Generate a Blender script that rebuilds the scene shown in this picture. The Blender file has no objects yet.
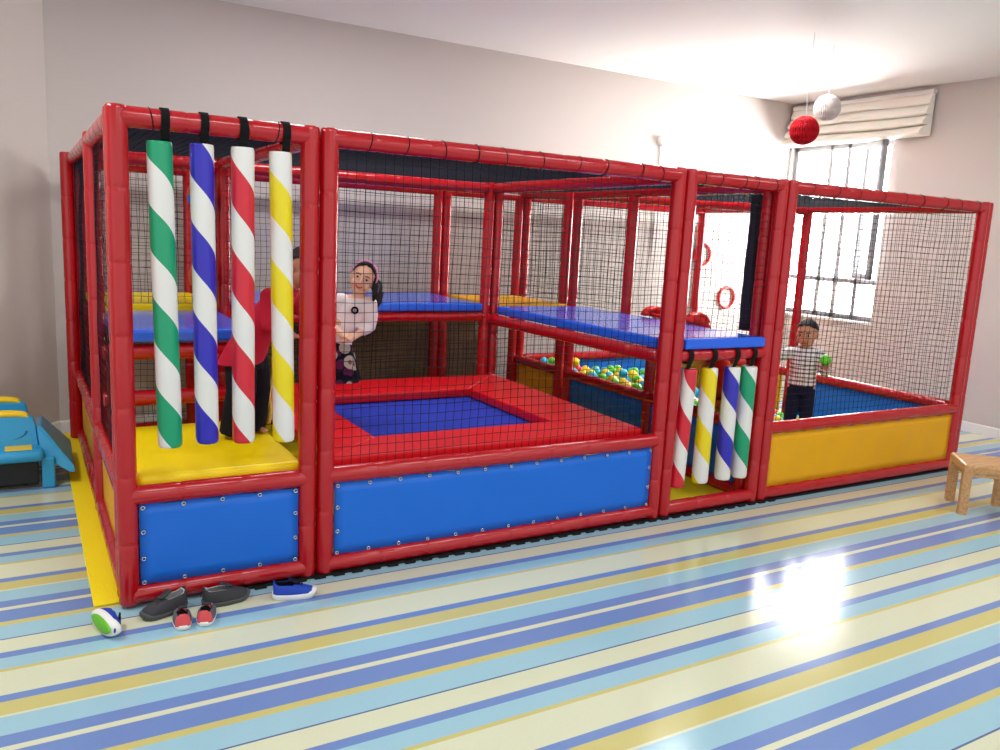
import bpy, bmesh, math, random
import numpy as np
from mathutils import Vector, Matrix, Euler
PI = math.pi
random.seed(7)
S = bpy.context.scene
COL = S.collection
V = Vector

# ------------------------------------------------------------------ materials
def lin(c):
    return tuple(((x / 255) / 12.92 if x / 255 <= .04045 else ((x / 255 + .055) / 1.055) ** 2.4) for x in c) + (1,)

def mat(name, rgb, rough=.5, spec=.5, coat=0, bump=0, bscale=30, metal=0, var=0, sss=0):
    m = bpy.data.materials.new(name); m.use_nodes = True
    n, l = m.node_tree.nodes, m.node_tree.links
    b = n['Principled BSDF']
    b.inputs['Base Color'].default_value = lin(rgb)
    b.inputs['Roughness'].default_value = rough
    b.inputs['Specular IOR Level'].default_value = spec
    b.inputs['Coat Weight'].default_value = coat
    b.inputs['Coat Roughness'].default_value = .12
    b.inputs['Metallic'].default_value = metal
    tc = n.new('ShaderNodeTexCoord')
    if bump:
        t = n.new('ShaderNodeTexNoise'); t.inputs['Scale'].default_value = bscale; t.inputs['Detail'].default_value = 3
        l.new(tc.outputs['Object'], t.inputs['Vector'])
        bp = n.new('ShaderNodeBump'); bp.inputs['Strength'].default_value = bump; bp.inputs['Distance'].default_value = .02
        l.new(t.outputs['Fac'], bp.inputs['Height']); l.new(bp.outputs['Normal'], b.inputs['Normal'])
    if var:
        t = n.new('ShaderNodeTexNoise'); t.inputs['Scale'].default_value = 6; t.inputs['Detail'].default_value = 4
        l.new(tc.outputs['Object'], t.inputs['Vector'])
        mx = n.new('ShaderNodeMix'); mx.data_type = 'RGBA'
        c = lin(rgb)
        mx.inputs[6].default_value = tuple(x * (1 - var) for x in c[:3]) + (1,)
        mx.inputs[7].default_value = tuple(min(1, x * (1 + var)) for x in c[:3]) + (1,)
        l.new(t.outputs['Fac'], mx.inputs[0]); l.new(mx.outputs[2], b.inputs['Base Color'])
    return m

def mnode(nt, op, a, b=None, c=None):
    n = nt.nodes.new('ShaderNodeMath'); n.operation = op
    for i, v in enumerate((a, b, c)):
        if v is None: continue
        if isinstance(v, (int, float)): n.inputs[i].default_value = v
        else: nt.links.new(v, n.inputs[i])
    return n.outputs[0]

def stripes_mat(name, rgb, phase):
    """helical band round a hanging tube: angle + height in the tube's own space"""
    m = mat(name, (232, 230, 226), .35, .5, .2)
    nt = m.node_tree; b = nt.nodes['Principled BSDF']
    tc = nt.nodes.new('ShaderNodeTexCoord'); sx = nt.nodes.new('ShaderNodeSeparateXYZ')
    nt.links.new(tc.outputs['Object'], sx.inputs[0])
    ang = mnode(nt, 'DIVIDE', mnode(nt, 'ARCTAN2', sx.outputs['Y'], sx.outputs['X']), 2 * PI)
    h = mnode(nt, 'DIVIDE', sx.outputs['Z'], .365)
    f = mnode(nt, 'FRACT', mnode(nt, 'ADD', mnode(nt, 'ADD', ang, h), phase))
    g = mnode(nt, 'LESS_THAN', f, .5)
    mx = nt.nodes.new('ShaderNodeMix'); mx.data_type = 'RGBA'
    mx.inputs[6].default_value = lin((232, 230, 226)); mx.inputs[7].default_value = lin(rgb)
    nt.links.new(g, mx.inputs[0]); nt.links.new(mx.outputs[2], b.inputs['Base Color'])
    return m

def floor_mat():
    m = mat('striped_vinyl', (200, 200, 180), .16, .5)
    nt = m.node_tree; b = nt.nodes['Principled BSDF']
    tc = nt.nodes.new('ShaderNodeTexCoord'); sx = nt.nodes.new('ShaderNodeSeparateXYZ')
    nt.links.new(tc.outputs['Object'], sx.inputs[0])
    d = mnode(nt, 'FRACT', mnode(nt, 'DIVIDE', mnode(nt, 'SUBTRACT', -.535, sx.outputs['Y']), 1.05))
    r = nt.nodes.new('ShaderNodeValToRGB'); r.color_ramp.interpolation = 'CONSTANT'
    BL, YE, CR, LB, DK = (114, 143, 200), (206, 197, 124), (219, 223, 192), (160, 202, 217), (92, 112, 152)
    seq = [(0, BL), (.045, YE), (.128, CR), (.142, LB), (.252, BL), (.317, CR), (.347, BL), (.458, YE), (.494, LB),
           (.612, DK), (.622, CR), (.728, BL), (.775, LB), (.858, YE), (.88, CR)]
    el = r.color_ramp.elements
    while len(el) > 1: el.remove(el[-1])
    el[0].position = 0; el[0].color = lin(seq[0][1])
    for p, c in seq[1:]:
        e = el.new(p / 1.05); e.color = lin(c)
    nt.links.new(d, r.inputs[0])
    nz = nt.nodes.new('ShaderNodeTexNoise'); nz.inputs['Scale'].default_value = 160
    nt.links.new(tc.outputs['Object'], nz.inputs['Vector'])
    mx = nt.nodes.new('ShaderNodeMix'); mx.data_type = 'RGBA'; mx.blend_type = 'MULTIPLY'; mx.inputs[0].default_value = .12
    nt.links.new(r.outputs[0], mx.inputs[6]); nt.links.new(nz.outputs['Color'], mx.inputs[7])
    nt.links.new(mx.outputs[2], b.inputs['Base Color'])
    n2 = nt.nodes.new('ShaderNodeTexNoise'); n2.inputs['Scale'].default_value = 3.5
    nt.links.new(tc.outputs['Object'], n2.inputs['Vector'])
    bp = nt.nodes.new('ShaderNodeBump'); bp.inputs['Strength'].default_value = .08; bp.inputs['Distance'].default_value = .02
    nt.links.new(n2.outputs['Fac'], bp.inputs['Height']); nt.links.new(bp.outputs['Normal'], b.inputs['Normal'])
    return m

def plaid_mat():
    m = mat('plaid_cotton', (226, 224, 226), .85, .2)
    nt = m.node_tree; b = nt.nodes['Principled BSDF']
    tc = nt.nodes.new('ShaderNodeTexCoord'); sx = nt.nodes.new('ShaderNodeSeparateXYZ')
    nt.links.new(tc.outputs['Object'], sx.inputs[0])
    a = mnode(nt, 'LESS_THAN', mnode(nt, 'FRACT', mnode(nt, 'DIVIDE', sx.outputs['Z'], .032)), .36)
    c = mnode(nt, 'LESS_THAN', mnode(nt, 'FRACT', mnode(nt, 'DIVIDE', sx.outputs['X'], .04)), .25)
    k = mnode(nt, 'MINIMUM', mnode(nt, 'ADD', mnode(nt, 'MULTIPLY', a, .75), mnode(nt, 'MULTIPLY', c, .45)), 1)
    mx = nt.nodes.new('ShaderNodeMix'); mx.data_type = 'RGBA'
    mx.inputs[6].default_value = lin((236, 234, 236)); mx.inputs[7].default_value = lin((62, 50, 66))
    nt.links.new(k, mx.inputs[0]); nt.links.new(mx.outputs[2], b.inputs['Base Color'])
    return m

def floral_mat():
    m = mat('floral_cotton', (28, 28, 46), .85, .2)
    nt = m.node_tree; b = nt.nodes['Principled BSDF']
    tc = nt.nodes.new('ShaderNodeTexCoord')
    prev = None
    for sc, th, rgb, off in ((12, .34, (120, 40, 96), 3), (9.5, .40, (226, 214, 200), 0), (9.5, .16, (170, 110, 100), 0)):
        mp = nt.nodes.new('ShaderNodeMapping'); mp.inputs['Location'].default_value = (off, off, off)
        nt.links.new(tc.outputs['Object'], mp.inputs[0])
        vo = nt.nodes.new('ShaderNodeTexVoronoi'); vo.inputs['Scale'].default_value = sc
        nt.links.new(mp.outputs[0], vo.inputs['Vector'])
        g = mnode(nt, 'LESS_THAN', vo.outputs['Distance'], th)
        mx = nt.nodes.new('ShaderNodeMix'); mx.data_type = 'RGBA'
        if prev is None: mx.inputs[6].default_value = lin((28, 28, 46))
        else: nt.links.new(prev, mx.inputs[6])
        mx.inputs[7].default_value = lin(rgb); nt.links.new(g, mx.inputs[0]); prev = mx.outputs[2]
    nt.links.new(prev, b.inputs['Base Color'])
    return m

def wood_mat():
    m = mat('beech_wood', (205, 160, 108), .4, .4)
    nt = m.node_tree; b = nt.nodes['Principled BSDF']
    tc = nt.nodes.new('ShaderNodeTexCoord'); mp = nt.nodes.new('ShaderNodeMapping'); mp.inputs['Scale'].default_value = (3, 40, 40)
    nt.links.new(tc.outputs['Object'], mp.inputs[0])
    nz = nt.nodes.new('ShaderNodeTexNoise'); nz.inputs['Scale'].default_value = 2; nt.links.new(mp.outputs[0], nz.inputs['Vector'])
    r = nt.nodes.new('ShaderNodeValToRGB')
    r.color_ramp.elements[0].color = lin((178, 128, 78)); r.color_ramp.elements[0].position = .3
    r.color_ramp.elements[1].color = lin((212, 168, 118)); r.color_ramp.elements[1].position = .7
    nt.links.new(nz.outputs['Fac'], r.inputs[0]); nt.links.new(r.outputs[0], b.inputs['Base Color'])
    return m

def emit_mat(name, rgb, st):
    m = bpy.data.materials.new(name); m.use_nodes = True
    nt = m.node_tree; nt.nodes.clear()
    e = nt.nodes.new('ShaderNodeEmission'); e.inputs[0].default_value = lin(rgb); e.inputs[1].default_value = st
    o = nt.nodes.new('ShaderNodeOutputMaterial'); nt.links.new(e.outputs[0], o.inputs[0])
    return m

M = dict(
    red=mat('red_vinyl', (180, 8, 22), .22, .5, .2, .10, 11),
    rimred=mat('rim_red_vinyl', (218, 8, 24), .34, .4, 0, .05, 8),
    blue=mat('blue_vinyl', (18, 108, 218), .42, .4, 0, .06, 9),
    yellow=mat('yellow_vinyl', (255, 224, 0), .38, .4, .05, .05, 7),
    amber=mat('amber_vinyl', (232, 168, 0), .5, .4, 0, .05, 8, 0, .05),
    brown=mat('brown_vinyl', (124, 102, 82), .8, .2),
    flap=mat('dark_gathered_net', (44, 40, 48), .9, .2),
    net=mat('black_net_cord', (22, 23, 34), .9, .2),
    black=mat('black_webbing', (14, 14, 16), .8, .2),
    metal=mat('nickel', (200, 200, 205), .25, .5, metal=1),
    platblue=mat('platform_blue_vinyl', (30, 100, 232), .22, .5, .3, .05, 10),
    trampblue=mat('trampoline_fabric', (62, 88, 238), .55, .3, 0, .03, 200),
    eva=mat('yellow_eva_foam', (250, 226, 24), .7, .3, 0, .15, 90),
    evablack=mat('black_eva_foam', (22, 22, 24), .8, .3),
    slide=mat('red_plastic', (214, 20, 22), .22, .5),
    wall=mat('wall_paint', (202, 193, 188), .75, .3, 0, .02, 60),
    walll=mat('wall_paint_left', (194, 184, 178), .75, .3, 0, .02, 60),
    ceil=mat('ceiling_paint', (236, 234, 232), .9, .2),
    white=mat('white_paint', (232, 232, 230), .5, .4),
    alu=mat('grey_aluminium', (150, 152, 158), .4, .5, metal=.3),
    blind=mat('cream_blind_fabric', (250, 246, 236), .9, .1),
    floor=floor_mat(), wood=wood_mat(),
    toyblue=mat('sky_blue_plastic', (44, 160, 214), .3, .5),
    toyyellow=mat('yellow_plastic', (250, 206, 10), .35, .5),
    toyslot=mat('deep_blue_plastic', (24, 104, 160), .4, .5), toydark=mat('dark_plastic', (26, 30, 34), .5, .4),
    pink=mat('pink_cloth', (236, 150, 200), .7, .3),
    hair=mat('dark_hair', (24, 18, 18), .5, .4, 0, .3, 120),
    navy=mat('navy_cloth', (26, 28, 58), .9, .2), blackcloth=mat('black_cloth', (18, 18, 28), .85, .2, 0, .1, 20),
    redshirt=mat('crimson_cotton', (190, 30, 58), .85, .2, 0, .1, 20),
    blouse=mat('white_blouse', (240, 226, 228), .85, .2, 0, .08, 25),
    skin=mat('skin_light', (238, 186, 158), .5, .4), skin2=mat('skin_tan', (186, 128, 100), .5, .4), skin3=mat('skin_brown', (196, 140, 112), .5, .4),
    lip=mat('lips', (176, 84, 80), .5, .4), eyew=mat('eye_white', (190, 178, 170), .3, .5), eyed=mat('iris_dark', (20, 14, 12), .2, .5),
    plaid=plaid_mat(), floral=floral_mat(),
    shoegrey=mat('charcoal_mesh', (62, 62, 66), .8, .2, 0, .2, 150), shoelight=mat('grey_lining', (196, 194, 196), .8, .2),
    shoemid=mat('grey_suede', (104, 100, 104), .85, .2), coral=mat('coral_leather', (222, 86, 92), .6, .3),
    sneakblue=mat('blue_mesh', (34, 70, 178), .7, .3, 0, .2, 150), darknavy=mat('dark_lining', (18, 22, 44), .8, .2),
    solewhite=mat('white_rubber', (236, 234, 230), .6, .3), solegreen=mat('green_rubber', (112, 200, 44), .55, .4, 0, .3, 60), soledark=mat('dark_rubber', (84, 84, 86), .7, .3),
    pomred=mat('red_tissue_paper', (214, 24, 40), .8, .2), pomwhite=mat('white_tissue_paper', (238, 232, 226), .8, .2),
    cord=mat('white_cord', (220, 220, 220), .8, .2), puncho=mat('orange_vinyl', (214, 84, 50), .4, .4), yellowtrim=mat('yellow_trim', (220, 196, 96), .7, .3),
    sky=emit_mat('daylight', (255, 253, 250), 56),
)

# ------------------------------------------------------------------ helpers
def tag(o, label=None, cat=None, group=None, kind=None):
    if label: o['label'] = label
    if cat: o['category'] = cat
    if group: o['group'] = group
    if kind: o['kind'] = kind
    return o

def empty(name, loc=(0, 0, 0), rz=0, label=None, cat=None, group=None):
    o = bpy.data.objects.new(name, None); COL.objects.link(o)
    o.location = loc; o.rotation_euler = (0, 0, rz); o.empty_display_size = .05
    return tag(o, label, cat, group)

def link(name, me, m, parent=None, smooth=False):
    o = bpy.data.objects.new(name, me); COL.objects.link(o)
    if m is not None and len(me.materials) == 0: me.materials.append(m)
    if parent: o.parent = parent
    if smooth: me.polygons.foreach_set('use_smooth', [True] * len(me.polygons))
    return o

def obj(name, bm, m, parent=None, smooth=False, recalc=True):
    if recalc: bmesh.ops.recalc_face_normals(bm, faces=bm.faces)
    me = bpy.data.meshes.new(name); bm.to_mesh(me); bm.free()
    return link(name, me, m, parent, smooth)

def frame_of(d):
    d = V(d).normalized(); a = V((0, 0, 1)) if abs(d.z) < .9 else V((1, 0, 0))
    u = d.cross(a).normalized(); return u, d.cross(u).normalized(), d

def loft(bm, rings, caps=True, closed=True):
    prev = None; R0 = []
    for ring in rings:
        vs = [bm.verts.new(p) for p in ring]; R0.append(vs)
        if prev:
            n = len(vs)
            for i in range(n if closed else n - 1):
                bm.faces.new((prev[i], prev[(i + 1) % n], vs[(i + 1) % n], vs[i]))
        prev = vs
    if caps and closed:
        bm.faces.new(list(reversed(R0[0]))); bm.faces.new(R0[-1])
    return R0

def circ(c, u, v, ru, rv=None, n=16):
    rv = ru if rv is None else rv; c = V(c)
    return [c + u * (ru * math.cos(2 * PI * i / n)) + v * (rv * math.sin(2 * PI * i / n)) for i in range(n)]

def tube(bm, p, q, r, n=16, seam=.27, r2=None, sag=0, rnd=None):
    """foam padded pipe: sleeve sections with a crease at every joint"""
    p, q = V(p), V(q); L = (q - p).length; u, v, d = frame_of(q - p)
    r2 = r if r2 is None else r2
    st = [(0, .80), (min(.006, L * .05), .95), (min(.02, L * .1), 1.0)]
    if seam:
        k = max(1, round(L / seam)); off = (rnd or 0)
        for i in range(1, k):
            s = L * i / k + off * .2 * L / k
            st += [(s - .022, 1.012), (s - .006, .985), (s, .94), (s + .006, .985), (s + .022, 1.012)]
    st += [(L - min(.02, L * .1), 1.0), (L - min(.006, L * .05), .95), (L, .80)]
    rings = []
    for s, f in st:
        t = s / L
        c = p + d * s + V((0, 0, -sag * 4 * t * (1 - t)))
        rings.append(circ(c, u, v, (r + (r2 - r) * t) * f, n=n))
    loft(bm, rings)

def pipe(bm, pts, r, n=8, caps=True):
    rings = []; pts = [V(p) for p in pts]
    u = None
    for i, p in enumerate(pts):
        d = (pts[min(i + 1, len(pts) - 1)] - pts[max(i - 1, 0)]).normalized()
        if u is None: u, v, _ = frame_of(d)
        else:
            u = (u - d * u.dot(d)).normalized(); v = d.cross(u)
        rr = r[i] if isinstance(r, (list, tuple)) else r
        rings.append(circ(p, u, v, rr, n=n))
    loft(bm, rings, caps)

def box(bm, x0, x1, y0, y1, z0, z1, bev=0, seg=2, mtx=None):
    r = bmesh.ops.create_cube(bm, size=1)
    vs = r['verts']
    for w in vs:
        w.co = V(((x0 + x1) / 2 + w.co.x * (x1 - x0), (y0 + y1) / 2 + w.co.y * (y1 - y0), (z0 + z1) / 2 + w.co.z * (z1 - z0)))
    if bev:
        es = list({e for w in vs for e in w.link_edges})
        rr = bmesh.ops.bevel(bm, geom=es, offset=bev, segments=seg, affect='EDGES', profile=.5)
        vs = list({w for f in rr['faces'] for w in f.verts} | {w for w in vs if w.is_valid})
    if mtx is not None:
        for w in vs: w.co = mtx @ w.co
    return vs

def ell(bm, c, rad, rot=None, nu=16, nv=10):
    r = bmesh.ops.create_uvsphere(bm, u_segments=nu, v_segments=nv, radius=1)
    rot = rot or Matrix.Identity(3)
    for w in r['verts']: w.co = V(c) + rot @ V((w.co.x * rad[0], w.co.y * rad[1], w.co.z * rad[2]))
    return r['verts']

def torus(bm, c, R, r, u, v, n=24, m=8):
    c = V(c); w = u.cross(v); rings = []
    for i in range(n):
        a = 2 * PI * i / n; d = u * math.cos(a) + v * math.sin(a)
        rings.append([c + d * (R + r * math.cos(2 * PI * j / m)) + w * (r * math.sin(2 * PI * j / m)) for j in range(m)])
    rings.append(rings[0])
    loft(bm, rings, caps=False)
    bmesh.ops.remove_doubles(bm, verts=bm.verts, dist=1e-6)

B = bmesh.new

# ------------------------------------------------------------------ camera (solved from the photograph's lines)
CAM = [-.3326, -3.5604, 1.6269]; YAW, PITCH, ROLL, FPX = .5321, -.1688, .0501, 816.12
cd = bpy.data.cameras.new('camera'); cam = bpy.data.objects.new('camera', cd); COL.objects.link(cam)
f = V((math.sin(YAW) * math.cos(PITCH), math.cos(YAW) * math.cos(PITCH), math.sin(PITCH)))
r_ = V((math.cos(YAW), -math.sin(YAW), 0)); u_ = r_.cross(f)
r2 = r_ * math.cos(ROLL) + u_ * math.sin(ROLL); u2 = -r_ * math.sin(ROLL) + u_ * math.cos(ROLL)
cam.matrix_world = Matrix(((r2.x, u2.x, -f.x, CAM[0]), (r2.y, u2.y, -f.y, CAM[1]), (r2.z, u2.z, -f.z, CAM[2]), (0, 0, 0, 1)))
cd.sensor_width = 36; cd.lens = FPX / 1000 * 36; cd.clip_start = .05; cd.clip_end = 100
S.camera = cam

# ------------------------------------------------------------------ room
XR, YB, ZC = 7.43, 3.25, 3.28
LX = -.14
def slab(name, x0, x1, y0, y1, z0, z1, m):
    bm = B(); box(bm, x0, x1, y0, y1, z0, z1); return tag(obj(name, bm, m), kind='structure')
slab('floor', -4.5, XR + .2, -6.5, YB + .2, -.1, 0, M['floor'])
slab('ceiling', -4.5, XR + .2, -6.5, YB + .2, ZC, ZC + .1, M['ceil'])
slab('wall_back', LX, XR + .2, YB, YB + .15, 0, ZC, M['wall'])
bm = B()   # slanting wall on the left
q = [(LX, YB + .15), (LX, YB), (-4.4, YB - 4.0), (-4.5, YB - 3.9)]
loft(bm, [[V((x, y, 0)) for x, y in q], [V((x, y, ZC)) for x, y in q]])
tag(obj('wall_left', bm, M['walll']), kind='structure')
# right wall with the window opening
W0, W1, WZ0, WZ1 = 1.93, 3.22, .91, 2.80
bm = B()
box(bm, XR, XR + .2, -6.5, W0, 0, ZC); box(bm, XR, XR + .2, W1, YB + .15, 0, ZC)
box(bm, XR, XR + .2, W0, W1, 0, WZ0); box(bm, XR, XR + .2, W0, W1, WZ1, ZC)
tag(obj('wall_right', bm, M['wall']), kind='structure')
def skirting(name, pts):
    bm = B(); w = .014
    for a, b in zip(pts, pts[1:]):
        a, b = V(a), V(b); d = (b - a).normalized(); n = V((d.y, -d.x, 0))
        prof = [(0, 0), (w, 0), (w, .085), (w * .4, .095), (0, .095)]
        loft(bm, [[a + n * x + V((0, 0, z)) for x, z in prof], [b + n * x + V((0, 0, z)) for x, z in prof]])
    tag(obj(name, bm, M['white']), kind='structure')
skirting('baseboard_back', [(LX, YB, 0), (XR, YB, 0)])
skirting('baseboard_left', [(-4.4, YB - 4.0, 0), (LX, YB, 0)])
skirting('baseboard_right', [(XR, YB, 0), (XR, -6.4, 0)])
# window
win = empty('window_1', (XR + .1, (W0 + W1) / 2, WZ0)); tag(win, kind='structure')
def wpart(name, bm, m):
    o = obj(name, bm, m, win); o.matrix_parent_inverse = Matrix.Translation(-V(win.location)); return o
bm = B(); x0, x1 = XR + .06, XR + .13
for y in (W0, 2.20, 2.46, 2.69, W1 - .05): box(bm, x0, x1, y, y + .05, WZ0, WZ1, .006)
for z in (WZ0, 1.30, WZ1 - .05): box(bm, x0, x1, W0, W1, z, z + .055, .006)
wpart('window_frame', bm, M['alu'])
bm = B(); box(bm, XR - .03, XR + .06, W0 - .03, W1, WZ0 - .035, WZ0, .008); wpart('window_sill', bm, M['white'])
bm = B(); a, b = V((XR + .06, 1.98)), V((XR - .16, 2.22))      # casement sash standing ajar into the room
rot = Matrix.Translation((XR + .03, 2.23, 0)) @ Matrix.Rotation(math.radians(-24), 4, 'Z')
for y0, y1, z0, z1 in ((-.32, -.27, 1.36, 2.80), (-.05, 0, 1.36, 2.80), (-.32, 0, 1.36, 1.42), (-.32, 0, 2.72, 2.80)): box(bm, -.03, .03, y0, y1, z0, z1, .006, mtx=rot)
wpart('sash', bm, M['alu'])
gm = bpy.data.materials.new('clear_glass'); gm.use_nodes = True
nt = gm.node_tree; nt.nodes.clear(); o_ = nt.nodes.new('ShaderNodeOutputMaterial'); t_ = nt.nodes.new('ShaderNodeBsdfTransparent')
g_ = nt.nodes.new('ShaderNodeBsdfGlossy'); g_.inputs['Roughness'].default_value = .02; x_ = nt.nodes.new('ShaderNodeMixShader'); x_.inputs[0].default_value = .05
nt.links.new(t_.outputs[0], x_.inputs[1]); nt.links.new(g_.outputs[0], x_.inputs[2]); nt.links.new(x_.outputs[0], o_.inputs[0])
bm = B(); box(bm, XR + .09, XR + .096, W0 + .05, W1 - .05, WZ0 + .05, 1.30); box(bm, XR + .09, XR + .096, 2.75, W1 - .05, 1.36, WZ1 - .05)
wpart('pane', bm, gm)
bm = B(); box(bm, -.003, .003, -.27, -.05, 1.42, 2.72, mtx=rot); wpart('pane', bm, gm)
bm = B(); box(bm, XR + 1.6, XR + 1.65, .2, 5.4, -.6, 5.0)
tag(obj('sky_backdrop', bm, M['sky']), kind='structure')
# roman blind pulled up over the window
bl = empty('roman_blind', (XR - .04, 2.35, 3.2), 0, 'cream fabric roman blind drawn up in folds above the window', 'blind')
def bpart(name, bm, m):
    o = obj(name, bm, m, bl); o.matrix_parent_inverse = Matrix.Translation(-V(bl.location)); return o
bm = B(); Y0, Y1 = 1.52, 3.20; prof = []
for k in range(4):
    zt = 3.20 - k * .102; d = .05 + .03 * k
    for t in np.linspace(0, 1, 9)[:-1]:
        prof.append((XR - .05 - d * math.sin(PI * t) ** .7 - .01 * k, zt - .104 * t - .035 * math.sin(PI * t)))
prof += [(XR - .05, 3.20 - 4 * .102), (XR - .03, 3.20 - 4 * .102), (XR - .03, 3.2)]
ys = np.linspace(Y0, Y1, 15)
rr = [[V((x, y, z + .006 * math.sin(5 * y + 9 * z))) for x, z in prof] for y in ys]
loft(bm, rr); bpart('blind_fabric', bm, M['blind'])
bm = B(); box(bm, XR - .075, XR - .01, Y0 - .01, Y1 + .01, 3.195, 3.235, .006); bpart('headrail', bm, M['white'])

# wall fittings on the back wall
sn = empty('wall_sensor', (5.48, YB, 2.68), 0, 'small round white sensor fixed high on the back wall', 'sensor')
bm = B(); rings = [circ(V((0, -y, 0)), V((1, 0, 0)), V((0, 0, 1)), r, n=20) for y, r in ((0, .05), (.02, .05), (.035, .042), (.042, .02))]
loft(bm, rings); obj('housing', bm, M['white'], sn, True)
bm = B(); box(bm, -.006, .006, -.012, 0, -1.2, -.045, .002); obj('cable_duct', bm, M['white'], sn)
bm = B(); box(bm, 6.11, 6.18, YB - .04, YB, .1, 1.85, .006)
tag(obj('trim_1', bm, M['alu']), kind='structure')

# ------------------------------------------------------------------ soft play frame
R = .041
ZT, ZP, ZM, ZB = 2.009, .975, .487, .053
P = dict(p1=0, p2=.759, p3=.845, p4=2.860, p5=2.946, p6=3.687, p7=3.774, p8=5.918, p8f=5.846)
D1, D2, D2b, D3 = .086, 1.99, 2.075, 3.0
fr = empty('soft_play_frame', (0, 0, 0), 0, 'red padded tube play frame with black nets and vinyl panels filling the room', 'play structure')
def post(x, y, z0=.012, z1=2.05, label=None):
    bm = B(); tube(bm, (x, y, z0), (x, y, z1), R, seam=.28, rnd=random.uniform(-1, 1)); o = obj('post', bm, M['red'], fr, True)
    if label: o['label'] = label
def rail(p, q, label=None, sag=0, seam=.25):
    bm = B(); tube(bm, p, q, R, seam=seam, sag=sag, rnd=random.uniform(-1, 1)); obj('rail', bm, M['red'], fr, True)
def net(o, du, dv, label=None, cell=.045, th=.0017, wob=.006):
    """knotted square mesh: strands along du and dv from corner o"""
    o, du, dv = V(o), V(du), V(dv); Lu, Lv = du.length, dv.length
    nu, nv = max(2, round(Lu / cell)), max(2, round(Lv / cell)); n = du.cross(dv).normalized()
    ph = random.uniform(0, 6); eu, ev = du.normalized(), dv.normalized()
    def pt(a, b):
        w = math.sin(PI * a) * math.sin(PI * b)
        k = wob * (math.sin(7 * a * Lu + ph + 3 * b) + .6 * math.sin(11 * b * Lv + 2 * ph)) * min(1, 4 * w + .05)
        k2 = wob * .8 * math.sin(9 * b * Lv + 5 * a * Lu + ph) * min(1, 5 * w)
        k3 = wob * .8 * math.sin(8 * a * Lu - 4 * b * Lv + 1.7 * ph) * min(1, 5 * w)
        return o + du * a + dv * b + n * k + eu * k2 + ev * k3
    vs, fs = [], []
    def strand(pts, side):
        base = len(vs)
        for p in pts:
            vs.append(p + n * th); vs.append(p - n * th * .5 + side * th * .87); vs.append(p - n * th * .5 - side * th * .87)
        for i in range(len(pts) - 1):
            for j in range(3):
                a, b = base + 3 * i + j, base + 3 * i + (j + 1) % 3
                fs.append((a, b, b + 3, a + 3))
    G = [[pt(i / nu, j / nv) for j in range(nv + 1)] for i in range(nu + 1)]
    for i in range(nu + 1): strand(G[i], eu)
    for j in range(nv + 1): strand([G[i][j] for i in range(nu + 1)], ev)
    me = bpy.data.meshes.new('safety_net'); me.from_pydata([tuple(v) for v in vs], [], fs); me.update()
    return link('safety_net', me, M['net'], fr)
ey = B(); torus(ey, (0, 0, 0), .0075, .003, V((1, 0, 0)), V((0, 0, 1)), 14, 6)
EY = bpy.data.meshes.new('eyelet'); ey.to_mesh(EY); ey.free(); EY.materials.append(M['metal'])
EY.polygons.foreach_set('use_smooth', [True] * len(EY.polygons))
def panel(o, du, dv, m, nrm, label, eyelets=0):
    o, du, dv, nrm = V(o), V(du), V(dv), V(nrm); Lu, Lv = du.length, dv.length
    nu, nv = max(6, int(Lu / .05)), max(5, int(Lv / .05)); ph = random.uniform(0, 9)
    bm = B(); lay = []
    for s in (1, -1):
        g = []
        for i in range(nu + 1):
            row = []
            for j in range(nv + 1):
                a, b = i / nu, j / nv; w = min(1, 6 * math.sin(PI * a) * math.sin(PI * b))
                k = .004 * math.sin(9 * a * Lu + 3 * b + ph) * w + .003 * math.sin(21 * a * Lu - 14 * b * Lv + ph) * w
                ed = .003 * math.sin(a * Lu / .17 * 2 * PI) * (1 if j in (0, nv) else 0)
                row.append(bm.verts.new(o + du * a + dv * b + nrm * (k + s * .0018) + dv.normalized() * ed))
            g.append(row)
        lay.append(g)
    for s, g in enumerate(lay):
        for i in range(nu):
            for j in range(nv): bm.faces.new((g[i][j], g[i + 1][j], g[i + 1][j + 1], g[i][j + 1]))
    A, C = lay
    for i in range(nu):
        for j in (0, nv): bm.faces.new((A[i][j], A[i + 1][j], C[i + 1][j], C[i][j]))
    for j in range(nv):
        for i in (0, nu): bm.faces.new((A[i][j], A[i][j + 1], C[i][j + 1], C[i][j]))
    po = obj('vinyl_panel', bm, m, fr, True); po['label'] = label
    if eyelets:
        uu, vv = du.normalized(), dv.normalized(); k = max(2, round(Lu / eyelets)); kv = max(1, round(Lv / .115)); pts = []
        for i in range(k + 1):
            for b in (.012, Lv - .012): pts.append(o + uu * (.014 + (Lu - .028) * i / k) + vv * b)
        for j in range(1, kv):
            for a in (.014, Lu - .014): pts.append(o + uu * a + vv * (Lv * j / kv))
        for p in pts:
            e = bpy.data.objects.new('eyelet', EY); COL.objects.link(e); e.parent = po; e.location = p + nrm * .006
            e.rotation_euler = (0, random.uniform(-.2, .2), 0)
    return po
# posts: front row
for k in P:
    if k != 'p8': post(P[k], 0)
post(0, D1); post(P['p8'] + .006, .018)
# second and third rows
for x in (.036, P['p2'], P['p3'], P['p4'] - R, 3.645): post(x, D3)
post(3.73, D3)
post(2.905, D3); post(P['p8'], D3)
post(0, 1.28); post(-.042, D3 + .02)
post(.80, D2 - .02); post(.80, D2b - .02)
post(2.765, D2); post(2.85, D2 + .01)
post(3.685, 2.12); post(3.685, 2.26)
post(3.685, 1.40, ZP, 2.01); post(3.685, 1.06, .012, ZP + .02); post(3.685, D1)
post(P['p8'], 1.64)
post(.06, 1.03, .012, .96); post(.70, 1.03, .012, .96)
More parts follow.
